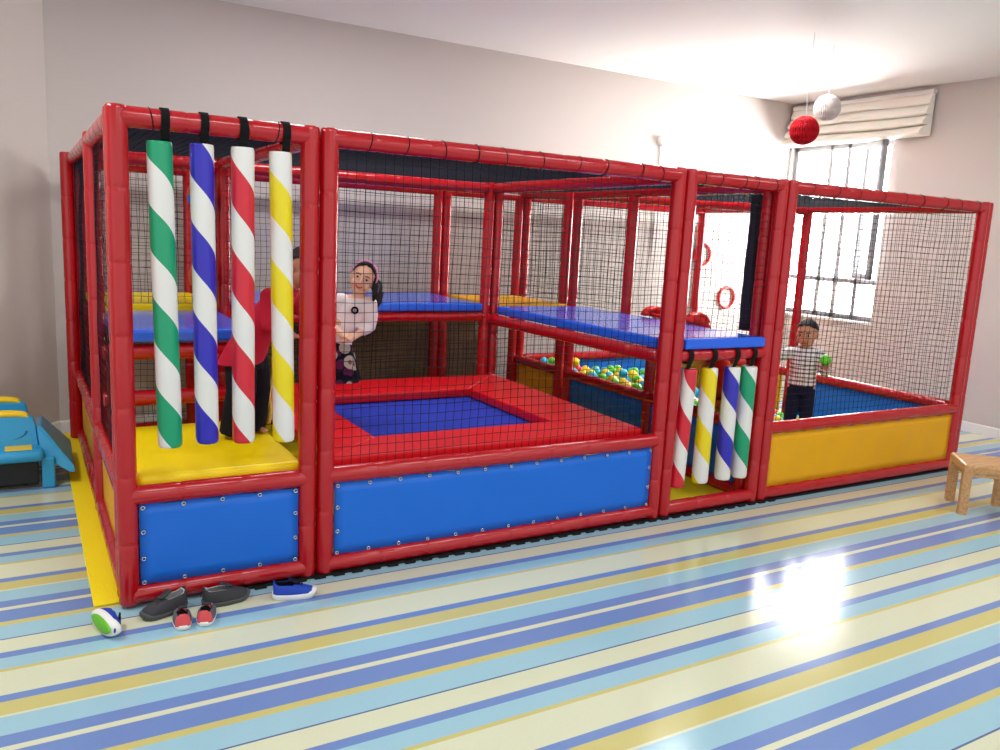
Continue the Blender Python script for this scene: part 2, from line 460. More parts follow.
# front rails
for a, b in (('p1', 'p2'), ('p3', 'p4'), ('p5', 'p6'), ('p7', 'p8f')):
    rail((P[a], 0, ZT), (P[b], 0, ZT)); rail((P[a], 0, ZB), (P[b], 0, ZB))
    if a != 'p5': rail((P[a], 0, ZM), (P[b], 0, ZM))
bm = B(); tube(bm, (P['p5'], 0, .985), (P['p6'], 0, .985), .036, seam=.2); obj('rail', bm, M['red'], fr, True)
# left side
for y0, y1 in ((D1, 1.28), (1.28, D3)):
    for z in (ZT, ZM, ZB): rail((0, y0, z), (0, y1, z))
# rails across and along
rail((0, 1.03, .935), (.76, 1.03, .935)); rail((0, 1.03, .69), (.76, 1.03, .69))
for z in (ZT - .035, ZP + .03): rail((.80, D2, z), (2.765, D2, z))
rail((0, D2, ZT - .03), (.80, D2, ZT - .03))
rail((2.80, D2, ZT - .03), (P['p4'] - .01, .03, ZT - .01)); rail((2.80, D2, ZP + .01), (P['p4'] - .005, .03, ZP + .005))
rail((.80, D1, ZT), (.80, D2, ZT - .02))
rail((3.685, D1, ZT), (3.685, 2.12, ZT - .01)); rail((3.685, 2.26, ZT - .01), (3.685, D3, ZT))
for z in (ZP, ZM, ZB):
    rail((3.685, D1, z), (3.685, 2.12, z)); rail((3.685, 2.26, z), (3.685, D3, z))
for x0, x1 in ((0, P['p2']), (P['p3'], 2.82), (2.905, P['p6']), (3.774, P['p8'])):
    for z in (ZT - .02, ZB): rail((x0, D3, z), (x1, D3, z))
for x0, x1 in ((0, P['p2']), (P['p3'], 2.82), (2.905, P['p6'])): rail((x0, D3, ZP), (x1, D3, ZP))
rail((3.774, D3, ZM), (P['p8'], D3, ZM))
for y0, y1 in ((D1, 1.64), (1.64, D3)):
    for z in (ZT, ZM, ZB): rail((P['p8'], y0, z), (P['p8'], y1, z))
rail((P['p6'], D2, ZT - .02), (P['p8'] , 1.64, ZT - .02))
# vinyl panels
panel((.044, -.012, .092), (.672, 0, 0), (0, 0, .354), M['blue'], (0, -1, 0), 'blue vinyl panel laced into the short left front bay', .165)
panel((.889, -.012, .092), (1.925, 0, 0), (0, 0, .354), M['blue'], (0, -1, 0), 'long blue vinyl panel laced in front of the trampoline', .165)
panel((3.815, -.012, .092), (1.99, 0, 0), (0, 0, .354), M['amber'], (0, -1, 0), 'amber yellow vinyl panel in front of the ball pit')
panel((P['p8'], .12, .09), (0, 1.44, 0), (0, 0, .36), M['blue'], (-1, 0, 0), 'blue vinyl panel along the right side of the ball pit')
panel((P['p8'], 1.73, .09), (0, 1.23, 0), (0, 0, .36), M['amber'], (-1, 0, 0), 'yellow vinyl panel at the far right of the ball pit')
panel((3.815, D3, .09), (2.06, 0, 0), (0, 0, .36), M['blue'], (0, -1, 0), 'blue vinyl panel at the back of the ball pit')
panel((3.685, .13, .09), (0, 1.94, 0), (0, 0, .36), M['blue'], (-1, 0, 0), 'blue vinyl panel under the raised platform beside the ball pit')
panel((3.685, 2.31, .09), (0, .65, 0), (0, 0, .36), M['amber'], (-1, 0, 0), 'amber vinyl panel under the rear of the raised platform')
panel((0, 1.34, .09), (0, 1.60, 0), (0, 0, .36), M['amber'], (-1, 0, 0), 'amber vinyl panel on the left side towards the back')
panel((0, .12, .09), (0, 1.10, 0), (0, 0, .36), M['amber'], (-1, 0, 0), 'amber vinyl panel on the left side towards the front corner')
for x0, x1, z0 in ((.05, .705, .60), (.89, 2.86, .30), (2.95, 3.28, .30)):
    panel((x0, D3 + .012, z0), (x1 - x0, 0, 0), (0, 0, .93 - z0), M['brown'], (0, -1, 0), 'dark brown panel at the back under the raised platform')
# nets
e = R * .9
net((.845 + e, 0, ZM + e), (1.935, 0, 0), (0, 0, ZT - ZM - 2 * e))
net((2.946 + e, 0, 1.09), (.66, 0, 0), (0, 0, ZT - 1.09 - e))
net((3.774 + e, 0, ZM + e), (2.0, 0, 0), (0, 0, ZT - ZM - 2 * e))
net((0, D1 + e, ZM + e), (0, 1.28 - D1 - 2 * e, 0), (0, 0, ZT - ZM - 2 * e))
net((0, 1.28 + e, ZM + e), (0, 1.72 - 2 * e, 0), (0, 0, ZT - ZM - 2 * e))
for x0, x1, z0 in ((0, .759, .1), (.845, 2.82, .1), (2.905, 3.687, .1), (3.774, 5.918, ZM)):
    net((x0 + e, D3, z0 + e), (x1 - x0 - 2 * e, 0, 0), (0, 0, ZT - .02 - z0 - 2 * e))
net((P['p8'], D1 + e, ZM + e), (0, 1.60 - D1 - 2 * e, 0), (0, 0, ZT - ZM - 2 * e))
net((P['p8'], 1.69 + e, ZM + e), (0, D3 - 1.69 - 2 * e, 0), (0, 0, ZT - ZM - 2 * e))
net((3.685, 1.40 + e, 1.10), (0, 2.12 - 1.40 - 2 * e, 0), (0, 0, ZT - 1.10 - e))
net((3.685, 2.26 + e, 1.10), (0, D3 - 2.26 - 2 * e, 0), (0, 0, ZT - 1.10 - e))
net((.80, 1.25, 1.10), (0, D2 - 1.30, 0), (0, 0, ZT - 1.12 - e))
net((.0 + e, D2, 1.10), (.70, 0, 0), (0, 0, .84)); net((2.90, D2 + .02, 1.10), (.78, 0, 0), (0, 0, .84))
net((.845, D2, .12), (1.88, 0, 0), (0, 0, ZP - .12 - e))
net((.1, 1.04, .1), (.58, 0, 0), (0, 0, .55)); 
for x0, x1, y0, y1 in ((0, .80, 0, D3), (.80, 2.86, 0, D3), (2.86, 3.73, 0, D3), (3.685, 5.918, 0, D3)):
    net((x0 + e, y0 + e, ZT + .01), (x1 - x0 - 2 * e, 0, 0), (0, y1 - y0 - 2 * e, 0), cell=.04, th=.0032, wob=.004)
# gathered black net beside the slide opening
bm = B(); rings = []
for i, z in enumerate(np.linspace(1.10, 1.96, 14)):
    ring = []
    for k in range(24):
        a = 2 * PI * k / 24; rr = .035 + .008 * math.sin(6 * a + i * .5)
        ring.append(V((3.71 + rr * .6 * math.cos(a), .205 + rr * 1.2 * math.sin(a), z)))
    rings.append(ring)
loft(bm, rings); o = obj('gathered_net', bm, M['flap'], fr, True); o['label'] = 'dark net gathered against a post beside the slide opening'
# cable ties lashing the nets to the front top rail and mid rails
tie = B(); torus(tie, (0, 0, 0), R + .001, .0026, V((0, 1, 0)), V((0, 0, 1)), 20, 6)
TIE = bpy.data.meshes.new('cable_tie'); tie.to_mesh(TIE); tie.free(); TIE.materials.append(M['black'])
def ties(x0, x1, z, n):
    for i in range(n):
        t = bpy.data.objects.new('cable_tie', TIE); COL.objects.link(t); t.parent = fr
        t.location = (x0 + (x1 - x0) * (i + .5) / n + random.uniform(-.04, .04), 0, z); t.rotation_euler = (0, random.uniform(-.25, .25), 0)
ties(.05, .72, ZT, 4); ties(.89, 2.82, ZT, 10); ties(2.98, 3.65, ZT, 5); ties(3.81, 5.88, ZT, 9)

# ------------------------------------------------------------------ floor mats
bm = B(); box(bm, -.135, 3.7, .045, 3.19, .001, .012, .003, 1)
tag(obj('floor_mat', bm, M['eva']), 'yellow foam mat spread under the play frame and along its left side', 'mat')
bm = B(); x = .42
while x < 3.9:
    w = .052; box(bm, x, x + w, -.052, -.03, .0005, .0115); x += .092
box(bm, .40, 5.95, -.035, .043, .0008, .0115, .002, 1)
tag(obj('interlocking_mat', bm, M['evablack']), 'black foam mat edge with square teeth under the front rails', 'mat')

# ------------------------------------------------------------------ platforms, step, trampoline
def pad(name, x0, x1, y0, y1, z0, z1, m, label, cat, group=None, dz=None):
    bm = B(); box(bm, x0, x1, y0, y1, z0, z1, min(.018, (z1 - z0) * .4), 3)
    return tag(obj(name, bm, m, None, True), label, cat, group)
def shade_flat(o):
    pass
G = 'padded platform mats'
def pad(x0, x1, y0, y1, z0, z1, m, label, poly=None):
    """flat upholstered mat with softened edges; poly gives a notched outline"""
    q = [V((x, y, 0)) for x, y in (poly or [(x0, y0), (x1, y0), (x1, y1), (x0, y1)])]; n = len(q); h = z1 - z0
    def inset(k):
        out = []
        for i in range(n):
            a, b, c = q[i - 1], q[i], q[(i + 1) % n]; d1, d2 = (b - a).normalized(), (c - b).normalized()
            n1, n2 = V((-d1.y, d1.x, 0)), V((-d2.y, d2.x, 0)); out.append(b + (n1 + n2) * (k / max(.3, 1 + n1.dot(n2))))
        return out
    bm = B(); rings = []
    for k, z in ((.012, z0), (.004, z0 + .004), (0, z0 + .014), (0, z1 - .014), (.003, z1 - .006), (.008, z1 - .002), (.016, z1)):
        rings.append([V((p.x, p.y, z)) for p in inset(k)])
    loft(bm, rings)
    return tag(obj('platform_mat', bm, m, None, False), label, 'platform mat', G)
pad(.045, .755, .985, 1.985, .990, 1.055, M['platblue'], 'blue padded platform mat above the yellow step on the left')
pad(.845, 2.72, D2 - .045, 2.955, 1.046, 1.108, M['platblue'], 'long blue padded platform mat across the back behind the trampoline')
pad(0, 0, 0, 0, 1.024, 1.088, M['platblue'], 'blue padded platform mat raised on the right of the trampoline', [(2.99, -.035), (3.642, -.035), (3.642, .05), (3.64, .14), (3.64, 1.93), (2.845, 1.93), (2.84, .06), (2.985, .06)])
pad(.045, .755, 2.035, 2.955, 1.03, 1.09, M['yellow'], 'yellow padded platform mat in the rear left corner')
pad(2.93, 3.60, 2.07, 2.955, 1.03, 1.09, M['amber'], 'yellow padded platform mat behind the raised blue one')
bm = B(); box(bm, .045, .757, .046, .98, .013, .552, .03, 4)
tag(obj('step_block', bm, M['yellow'], None, True), 'yellow foam step block inside the left bay, behind striped tubes', 'step')
tr = empty('trampoline', (1.85, 1.0, .013), 0, 'low square trampoline with blue bed and red padded rim', 'trampoline')
def tpart(name, bm, m, smooth=True):
    o = obj(name, bm, m, tr, smooth); o.matrix_parent_inverse = Matrix.Translation(-V(tr.location)); return o
TX0, TX1, TY0, TY1 = .89, 2.86, .05, 1.94; IX0, IX1, IY0, IY1 = 1.235, 2.36, .38, 1.45; zt0, zt1 = .495, .552
def rimpad(q):
    """one mitred foam pad: four corner points in plan"""
    bm = B(); c = sum((V((x, y, 0)) for x, y in q), V()) / 4
    def sh(k, z): return [V((x, y, z)) + (c - V((x, y, 0))).normalized() * k for x, y in q]
    loft(bm, [sh(.012, zt0), sh(0, zt0 + .012), sh(0, zt1 - .012), sh(.006, zt1 - .003), sh(.02, zt1)])
    tpart('rim_pad', bm, M['rimred'], False)
rimpad([(TX0, TY0), (TX1 - .08, TY0), (IX1, IY0), (IX0, IY0)])
rimpad([(TX1 - .08, TY0), (TX1 - .02, TY1), (IX1, IY1), (IX1, IY0)])
rimpad([(TX1 - .02, TY1), (TX0, TY1), (IX0, IY1), (IX1, IY1)])
rimpad([(TX0, TY1), (TX0, TY0), (IX0, IY0), (IX0, IY1)])
bm = B(); n = 16; g = []
for i in range(n + 1):
    g.append([bm.verts.new((IX0 - .06 + (IX1 - IX0 + .12) * i / n, IY0 - .06 + (IY1 - IY0 + .12) * j / n, .487 - .012 * math.sin(PI * i / n) * math.sin(PI * j / n))) for j in range(n + 1)])
for i in range(n):
    for j in range(n): bm.faces.new((g[i][j], g[i + 1][j], g[i + 1][j + 1], g[i][j + 1]))
bmesh.ops.solidify(bm, geom=bm.faces[:], thickness=.006)
tpart('jumping_bed', bm, M['trampblue'])
bm = B()
for p, q in (((TX0 + .1, TY0 + .1), (TX1 - .14, TY0 + .1)), ((TX0 + .1, TY1 - .1), (TX1 - .14, TY1 - .1)), ((TX0 + .1, TY0 + .1), (TX0 + .1, TY1 - .1)), ((TX1 - .14, TY0 + .1), (TX1 - .14, TY1 - .1))):
    pipe(bm, [(p[0], p[1], .465), (q[0], q[1], .465)], .02)
tpart('frame', bm, M['metal'])
for x in (TX0 + .1, TX1 - .14):
    for y in (TY0 + .1, TY1 - .1):
        bm = B(); pipe(bm, [(x, y, .46), (x, y, .013)], .018); tpart('leg', bm, M['metal'])

# ------------------------------------------------------------------ slide into the ball pit
sl = empty('slide', (3.8, .9, .013), 0, 'red plastic slide leading from the raised platform down into the ball pit', 'slide')
def spart(name, bm, m):
    o = obj(name, bm, m, sl, True); o.matrix_parent_inverse = Matrix.Translation(-V(sl.location)); return o
bm = B(); rings = []
path = [(3.70, 1.112), (3.74, 1.114), (3.79, 1.09), (3.86, 1.02), (3.98, .88), (4.12, .71), (4.26, .56), (4.38, .47), (4.50, .43), (4.56, .425)]
for i, (x, z) in enumerate(path):
    hr = .05 if i > 1 else .03
    yc, w = .93, .27
    prof = [(-w, hr), (-w + .02, hr + .008), (-w + .045, hr - .01), (-w + .06, .012), (-w + .10, 0), (w - .10, 0), (w - .06, .012), (w - .045, hr - .01), (w - .02, hr + .008), (w, hr), (w, -.02), (-w, -.02)]
    rings.append([V((x, yc + y, z + k)) for y, k in prof])
loft(bm, rings); spart('chute', bm, M['slide'])
for y in (.70, 1.16):
    bm = B(); rings = []
    for i in range(13):
        a = PI * i / 12
        rings.append(circ((3.76 - .085 * math.cos(a), y, 1.095 + .05 * math.sin(a)), V((math.cos(a), 0, -math.sin(a))), V((0, 1, 0)), .022, .045, 12))
    loft(bm, rings); spart('handle', bm, M['slide'])
bm = B(); box(bm, 4.36, 4.44, .75, 1.1, .013, .44, .01); spart('support', bm, M['slide'])

# ------------------------------------------------------------------ balls in the pit
BC = {'green': (96, 200, 40), 'blue': (44, 184, 226), 'yellow': (250, 214, 20), 'red': (222, 34, 44)}
for k, c in BC.items(): M['ball' + k] = mat(k + '_ball_plastic', c, .3, .5)
bmesh_ball = B(); bmesh.ops.create_uvsphere(bmesh_ball, u_segments=18, v_segments=12, radius=.0415)
for w in bmesh_ball.verts:          # moulding seam round the middle
    if abs(w.co.z) < .002: w.co *= 1.012
ballme = {}
base = bpy.data.meshes.new('ball'); bmesh_ball.to_mesh(base); bmesh_ball.free(); base.polygons.foreach_set('use_smooth', [True] * len(base.polygons))
for k in BC:
    ballme[k] = base.copy(); ballme[k].materials.append(M['ball' + k])
def ball(p, k, label, group):
    o = bpy.data.objects.new('ball', ballme[k]); COL.objects.link(o); o.location = p
    o.rotation_euler = (random.uniform(0, 3), random.uniform(0, 3), 0); return tag(o, label, 'ball', group)
r0 = random.Random(3)
def level(x, y):
    """how deep the balls lie at each spot of the pit: heaped towards the slide, shallow at the far right"""
    return max(.085, .415 - .20 * max(0, x - 4.25) - .10 * max(0, 1.2 - y) + .03 * math.sin(5 * x) * math.cos(4 * y))
pile = []
st_, ly = .0875, 0
while ly < 7:
    z = .050 + ly * .0705; ox, oy = (0, 0) if ly % 2 == 0 else (st_ / 2, st_ * .29)
    for i in range(24):
        for j in range(38):
            x = 3.815 + i * st_ + (st_ / 2 if j % 2 else 0) + ox; y = .095 + j * st_ * .866 + oy
            if x > 5.86 or y > 2.93 or z > level(x, y): continue
            if (x - 4.82) ** 2 + (y - .61) ** 2 < .20 ** 2: continue
            if .62 < y < 1.24 and z > .012 + np.interp(x, [3.7, 3.86, 4.12, 4.26, 4.38, 4.60, 4.61], [1, .92, .61, .46, .37, .33, 9]) - .06: continue
            if y > 2.9 or (3.7 < x < 3.8): continue
            k = r0.choice(['green', 'green', 'green', 'green', 'blue', 'blue', 'blue', 'yellow', 'yellow', 'yellow', 'red'])
            pile.append((x + r0.uniform(-.002, .002), y + r0.uniform(-.002, .002), z + r0.uniform(-.001, .001), k, ly))
    ly += 1
surf = [p for p in pile if p[2] + .0705 > level(p[0], p[1])]
for p in surf:                      # loose balls resting in the hollows of the top layer
    x, y, z = p[0], p[1] + st_ * .577, p[2] + .0708
    near = [q for q in pile if (q[0] - x) ** 2 + (q[1] - y) ** 2 < .0076]
    if r0.random() < .42 and 1.4 < y < 2.85 and 3.85 < x < 5.0 and all((q[0] - x) ** 2 + (q[1] - y) ** 2 + (q[2] - z) ** 2 > .081 ** 2 for q in pile if abs(q[0] - x) < .09 and abs(q[1] - y) < .09):
        pile.append((x, y, z, r0.choice(['green', 'green', 'blue', 'yellow']), 9))
def top(p): return p[2] + .0705 > level(p[0], p[1])
cand = [p for p in pile if top(p)]
cand.sort(key=lambda p: (0 if (1.25 < p[1] and p[0] < 5.1) or (p[1] < .8 and p[0] < 4.85 and p[0] > 4.0) else 1, (p[0] - CAM[0]) ** 2 + (p[1] - CAM[1]) ** 2))
single = set(id(p) for p in cand[:296])
for p in pile:
    if id(p) in single:
        ball(p[:3], p[3], f'{p[3]} plastic ball lying in the ball pit', f'{p[3]} balls in the ball pit')
unit = B(); bmesh.ops.create_icosphere(unit, subdivisions=2, radius=.0415)
uv = np.array([v.co[:] for v in unit.verts]); uf = np.array([[v.index for v in f.verts] for f in unit.faces]); unit.free()
keep = [p for p in pile if id(p) not in single]
vs_ = np.concatenate([uv + np.array(p[:3]) for p in keep]); fs_ = np.concatenate([uf + len(uv) * i for i in range(len(keep))])
me = bpy.data.meshes.new('ball_fill'); me.from_pydata(vs_.tolist(), [], fs_.tolist())
ks = list(BC)
for k in ks: me.materials.append(M['ball' + k])
me.polygons.foreach_set('material_index', np.repeat([ks.index(p[3]) for p in keep], len(uf)).astype(np.int32)); me.polygons.foreach_set('use_smooth', [True] * len(me.polygons)); me.update()
o = bpy.data.objects.new('ball_fill', me); COL.objects.link(o)
tag(o, 'deeper layers of mixed plastic balls filling the ball pit', 'balls', None, 'stuff')

# ------------------------------------------------------------------ hanging striped tubes
def hanging(x, y, zt, zb, r, colour, rgb, phase, strapz, label, sw=0):
    t = empty('striped_tube', (x, y, zb), 0, label, 'hanging tube', 'striped hanging tubes')
    bm = B(); H = zt - zb; rings = []
    for s, k in ((0, .90), (.006, .97), (.018, 1), (H * .25, 1.0), (H * .5, .995), (H * .75, 1.0), (H - .015, 1), (H - .004, .98), (H, .93)):
        rings.append(circ((sw * s, 0, s), V((1, 0, 0)), V((0, 1, 0)), r * k, n=28))
    loft(bm, rings); obj('tube_body', bm, stripes_mat(colour + '_stripe', rgb, phase), t, True)
    bm = B(); zr = strapz - zb; pts = []                     # webbing loop over the rail
    for i in range(21):
        a = -.42 * PI + (1.84 * PI) * i / 20 - PI / 2 + PI
        pts.append((math.sin(a) * (R + .006), zr - math.cos(a) * (R + .006)))
    loop = []
    for i in range(25):
        a = 2 * PI * i / 24
        yy, zz = (R + .004) * math.cos(a), zr + (R + .004) * math.sin(a)
        loop.append((yy, zz))
    rin, w = [], .016
    for yy, zz in loop:
        d = V((0, yy, zz - zr)).normalized() * .003
        rin.append([V((-w, yy - y, zz)) , V((w, yy - y, zz)), V((w, yy - y, zz)) + d, V((-w, yy - y, zz)) + d])
    loft(bm, rin, caps=False)
    yf = -R - .004 - y
    q = [(yf, zr), (yf * .75, zr - R * .9), (yf * .4, H + .012), (0, H - .005)]
    rings = [[V((-w, a, b)), V((w, a, b)), V((w, a + .004, b)), V((-w, a + .004, b))] for a, b in q]
    loft(bm, rings)
    bmesh.ops.remove_doubles(bm, verts=bm.verts, dist=1e-5)
    obj('strap', bm, M['black'], t)
GREEN, BLUE, RED, YEL = (0, 156, 108), (40, 32, 180), (212, 24, 48), (236, 214, 0)
hanging(.172, -.012, 1.925, .690, .048, 'green', GREEN, .25, ZT, 'long green and white striped tube hanging leftmost in the left bay', -.017)
hanging(.320, -.012, 1.930, .695, .047, 'blue', BLUE, .42, ZT, 'long blue and white striped tube, second from the left post', -.008)
hanging(.472, -.012, 1.932, .685, .047, 'red', RED, .67, ZT, 'long red and white striped tube in the left bay before the child in red')
hanging(.648, -.012, 1.928, .675, .047, 'yellow', YEL, .76, ZT, 'long yellow and white striped tube next to the trampoline bay', -.016)
hanging(3.035, -.005, .905, .185, .046, 'red', RED, .55, .985, 'short red and white striped tube, leftmost under the raised platform edge', .04)
hanging(3.225, -.005, .905, .192, .050, 'yellow', YEL, .88, .985, 'short yellow and white striped tube under the raised platform edge')
hanging(3.415, -.005, .903, .192, .050, 'blue', BLUE, .02, .985, 'short blue and white striped tube under the raised platform edge')
hanging(3.560, -.005, .903, .190, .050, 'green', GREEN, .02, .985, 'short green and white striped tube, rightmost under the raised platform edge', -.0)

# punch balls on the post at the back left
for z, lab in ((1.78, 'upper orange and blue padded ball on the rear left post'), (1.28, 'lower orange padded ball on the rear left post')):
    t = empty('padded_ball', (.655, 1.93, z), 0, lab, 'padded ball', 'padded balls on the rear left post')
    bm = B(); vs = ell(bm, (0, 0, 0), (.085, .085, .095)); bm2 = B(); ell(bm2, (0, 0, 0), (.0852, .0852, .0952))
    if z > 1.5:
        for b_, s in ((bm, 1), (bm2, -1)): bmesh.ops.delete(b_, geom=[w for w in b_.verts if w.co.z * s > .0001], context='VERTS')
        obj('lower_half', bm, M['blue'], t, True, False); obj('upper_half', bm2, M['puncho'], t, True, False)
    else:
        bm2.free(); obj('ball_cover', bm, M['puncho'], t, True)
bm = B(); tube(bm, (.655, 1.93, 1.06), (.655, 1.93, 1.98), .030, seam=.25); o = obj('roller_pole', bm, M['red'], fr, True)

# ------------------------------------------------------------------ hoops
for x, z, lab in ((6.19, 1.535, 'upper red ring mounted on the far wall near the grey duct'), (6.62, 1.06, 'lower red ring mounted on the far wall near the window corner')):
    bm = B(); torus(bm, (x, YB - .014, z), .118, .014, V((1, 0, 0)), V((0, 0, 1)), 32, 8)
    tag(obj('wall_ring', bm, M['slide'], None, True), lab, 'ring')

# ------------------------------------------------------------------ people
def hull(bm, p, q, r1, r2, n=14):
    """tapered limb section, rounded at both ends"""
    p, q = V(p), V(q); u, v, d = frame_of(q - p); L = (q - p).length; rings = []
    for a in np.linspace(-PI / 2, 0, 5): rings.append(circ(p + d * (r1 * math.sin(a)), u, v, max(r1 * math.cos(a), r1 * .03), n=n))
    for a in np.linspace(0, PI / 2, 5): rings.append(circ(q + d * (r2 * math.sin(a)), u, v, max(r2 * math.cos(a), r2 * .03), n=n))
    loft(bm, rings)
def cuff(bm, p, q, r1, r2, n=16):
    p, q = V(p), V(q); u, v, d = frame_of(q - p); loft(bm, [circ(p, u, v, r1, n=n), circ(p.lerp(q, .5), u, v, (r1 + r2) / 2 * 1.02, n=n), circ(q, u, v, r2, n=n)])
def merged(name, bm, m, parent, voxel, smooth=4):
    """fuse overlapping volumes into one continuous skin"""
    bmesh.ops.recalc_face_normals(bm, faces=bm.faces)
    me = bpy.data.meshes.new(name + '_raw'); bm.to_mesh(me); bm.free()
    tmp = bpy.data.objects.new('tmp', me); COL.objects.link(tmp)
    md = tmp.modifiers.new('r', 'REMESH'); md.mode = 'VOXEL'; md.voxel_size = voxel
    ms = tmp.modifiers.new('s', 'SMOOTH'); ms.iterations = smooth; ms.factor = .5
    dg = bpy.context.evaluated_depsgraph_get(); ev = tmp.evaluated_get(dg)
    out = bpy.data.meshes.new_from_object(ev); out.name = name; out.materials.clear()
    bpy.data.objects.remove(tmp); bpy.data.meshes.remove(me)
    return link(name, out, m, parent, True)
def hand(bm, w, d, nrm, side, curl, s=1.0):
    """palm, four bent fingers of different lengths and a thumb from the palm's side"""
    w, d, nrm = V(w), V(d).normalized(), V(nrm).normalized(); nrm = (nrm - d * nrm.dot(d)).normalized(); x = d.cross(nrm) * side
    pl = .042 * s
    for k in (-1, -.33, .33, 1): hull(bm, w + x * (.011 * k * s), w + d * pl + x * (.0165 * k * s), .0095 * s, .0085 * s, 10)
    for k, L in ((-1, .038), (-.33, .046), (.33, .043), (1, .033)):
        p = w + d * pl + x * (.0185 * k * s); a = curl
        d1 = (d * math.cos(a) + nrm * math.sin(a) + x * .10 * k); d1.normalize()
        q = p + d1 * (L * .5 * s); hull(bm, p, q, .0068 * s, .0062 * s, 8)
        d2 = (d * math.cos(2.2 * a) + nrm * math.sin(2.2 * a) + x * .06 * k).normalized()
        hull(bm, q, q + d2 * (L * .5 * s), .0062 * s, .0054 * s, 8)
    p = w + d * (.012 * s) - x * (.016 * s); d1 = (d * .55 - x * .75 + nrm * .35).normalized(); q = p + d1 * .026 * s
    hull(bm, p, q, .0085 * s, .0072 * s, 8); hull(bm, q, q + (d * .8 - x * .25 + nrm * .5).normalized() * .022 * s, .0072 * s, .0058 * s, 8)
def head(bm, c, Rm, s=1.0):
    c = V(c); T = lambda p: c + Rm @ (V(p) * s)
    ell(bm, T((0, .006, .012)), (.073 * s, .086 * s, .088 * s), Rm, 24, 16)
    ell(bm, T((0, -.016, -.040)), (.060 * s, .064 * s, .058 * s), Rm, 20, 14)
    ell(bm, T((0, -.048, -.082)), (.026 * s, .022 * s, .018 * s), Rm)
    for k in (-1, 1):
        ell(bm, T((k * .036, -.056, -.040)), (.026 * s, .022 * s, .024 * s), Rm)
        ell(bm, T((k * .072, .010, -.012)), (.010 * s, .019 * s, .026 * s), Rm)
    hull(bm, T((0, -.082, .006)), T((0, -.093, -.026)), .007 * s, .011 * s, 10)
    for k in (-1, 1): ell(bm, T((k * .011, -.085, -.029)), (.008 * s, .008 * s, .007 * s), Rm)
def face(root, c, Rm, s=1.0, smile=.2):
    c = V(c); T = lambda p: c + Rm @ (V(p) * s)
    for k in (-1, 1):
        bm = B(); ell(bm, T((k * .030, -.0735, .006)), (.0135 * s, .0075 * s, .0058 * s), Rm); e = obj('eye', bm, M['eyew'], root, True)
        bm = B(); ell(bm, T((k * .030, -.0785, .006)), (.0076 * s, .0048 * s, .0062 * s), Rm); obj('iris', bm, M['eyed'], e, True)
        bm = B(); pipe(bm, [T((k * .014, -.084, .024)), T((k * .030, -.0835, .029)), T((k * .047, -.073, .024))], [.003 * s, .0036 * s, .002 * s], 6); obj('eyebrow', bm, M['hair'], root, True)
    bm = B(); pts = [T((.024 * t, -.083 + .010 * t * t, -.056 + .010 * smile * t * t * 3)) for t in np.linspace(-1, 1, 9)]
    pipe(bm, pts, [.002 * s, .004 * s, .0052 * s, .0055 * s, .0055 * s, .0055 * s, .0052 * s, .004 * s, .002 * s], 8); obj('mouth', bm, M['lip'], root, True)
def hair_cap(root, c, Rm, s, front, low, name='hair', thick=1.0, bm_extra=None):
    """cap of hair: covers crown and back, ends at a hairline over the forehead"""
    c = V(c); bm = B(); n, m = 36, 22; rows = []
    for j in range(m + 1):
        row = []
        for i in range(n):
            a = 2 * PI * i / n                                # a=0 is the front (-y)
            fr_ = .5 + .5 * math.cos(a); lim = front * fr_ ** 1.5 + low * (1 - fr_ ** 1.5)   # polar angle reached
            lim += .05 * math.sin(9 * a) * fr_
            th = lim * j / m
            k = thick * (1 + .015 * math.sin(14 * a + 3 * th)) * (1 - .03 * (j == m))
            p = V((math.sin(th) * math.sin(a) * .079 * k, -math.sin(th) * math.cos(a) * .0925 * k + .007, math.cos(th) * .0945 * k + .013))
            row.append(bm.verts.new(c + Rm @ (p * s)))
        rows.append(row)
    for j in range(m):
        for i in range(n):
            bm.faces.new((rows[j][i], rows[j][(i + 1) % n], rows[j + 1][(i + 1) % n], rows[j + 1][i]))
    bmesh.ops.remove_doubles(bm, verts=bm.verts, dist=1e-5)
    bmesh.ops.recalc_face_normals(bm, faces=bm.faces)
    bmesh.ops.solidify(bm, geom=bm.faces[:], thickness=.008 * s)
    if bm_extra: bm_extra(bm)
    return obj(name, bm, M['hair'], root, True)
def torso(bm, pts):
    """pts: (centre, rx, ry) from hem up"""
    loft(bm, [circ(c, V((1, 0, 0)), V((0, 1, 0)), rx, ry, 24) for c, rx, ry in pts])
def legs_body(bm, hips, knees, ankles, toe):
    for k in (0, 1):
        hull(bm, hips[k], knees[k], .056, .042); hull(bm, knees[k], ankles[k], .040, .026)
        a = V(ankles[k]); d = V(toe).normalized()
        hull(bm, a + V((0, 0, -.018)) - d * .016, a + d * .075 + V((0, 0, -.030)), .025, .016); ell(bm, a + d * .085 + V((0, 0, -.034)), (.024, .020, .013))
def RX(a): return Matrix.Rotation(a, 3, 'X')
def RY(a): return Matrix.Rotation(a, 3, 'Y')
def RZ(a): return Matrix.Rotation(a, 3, 'Z')

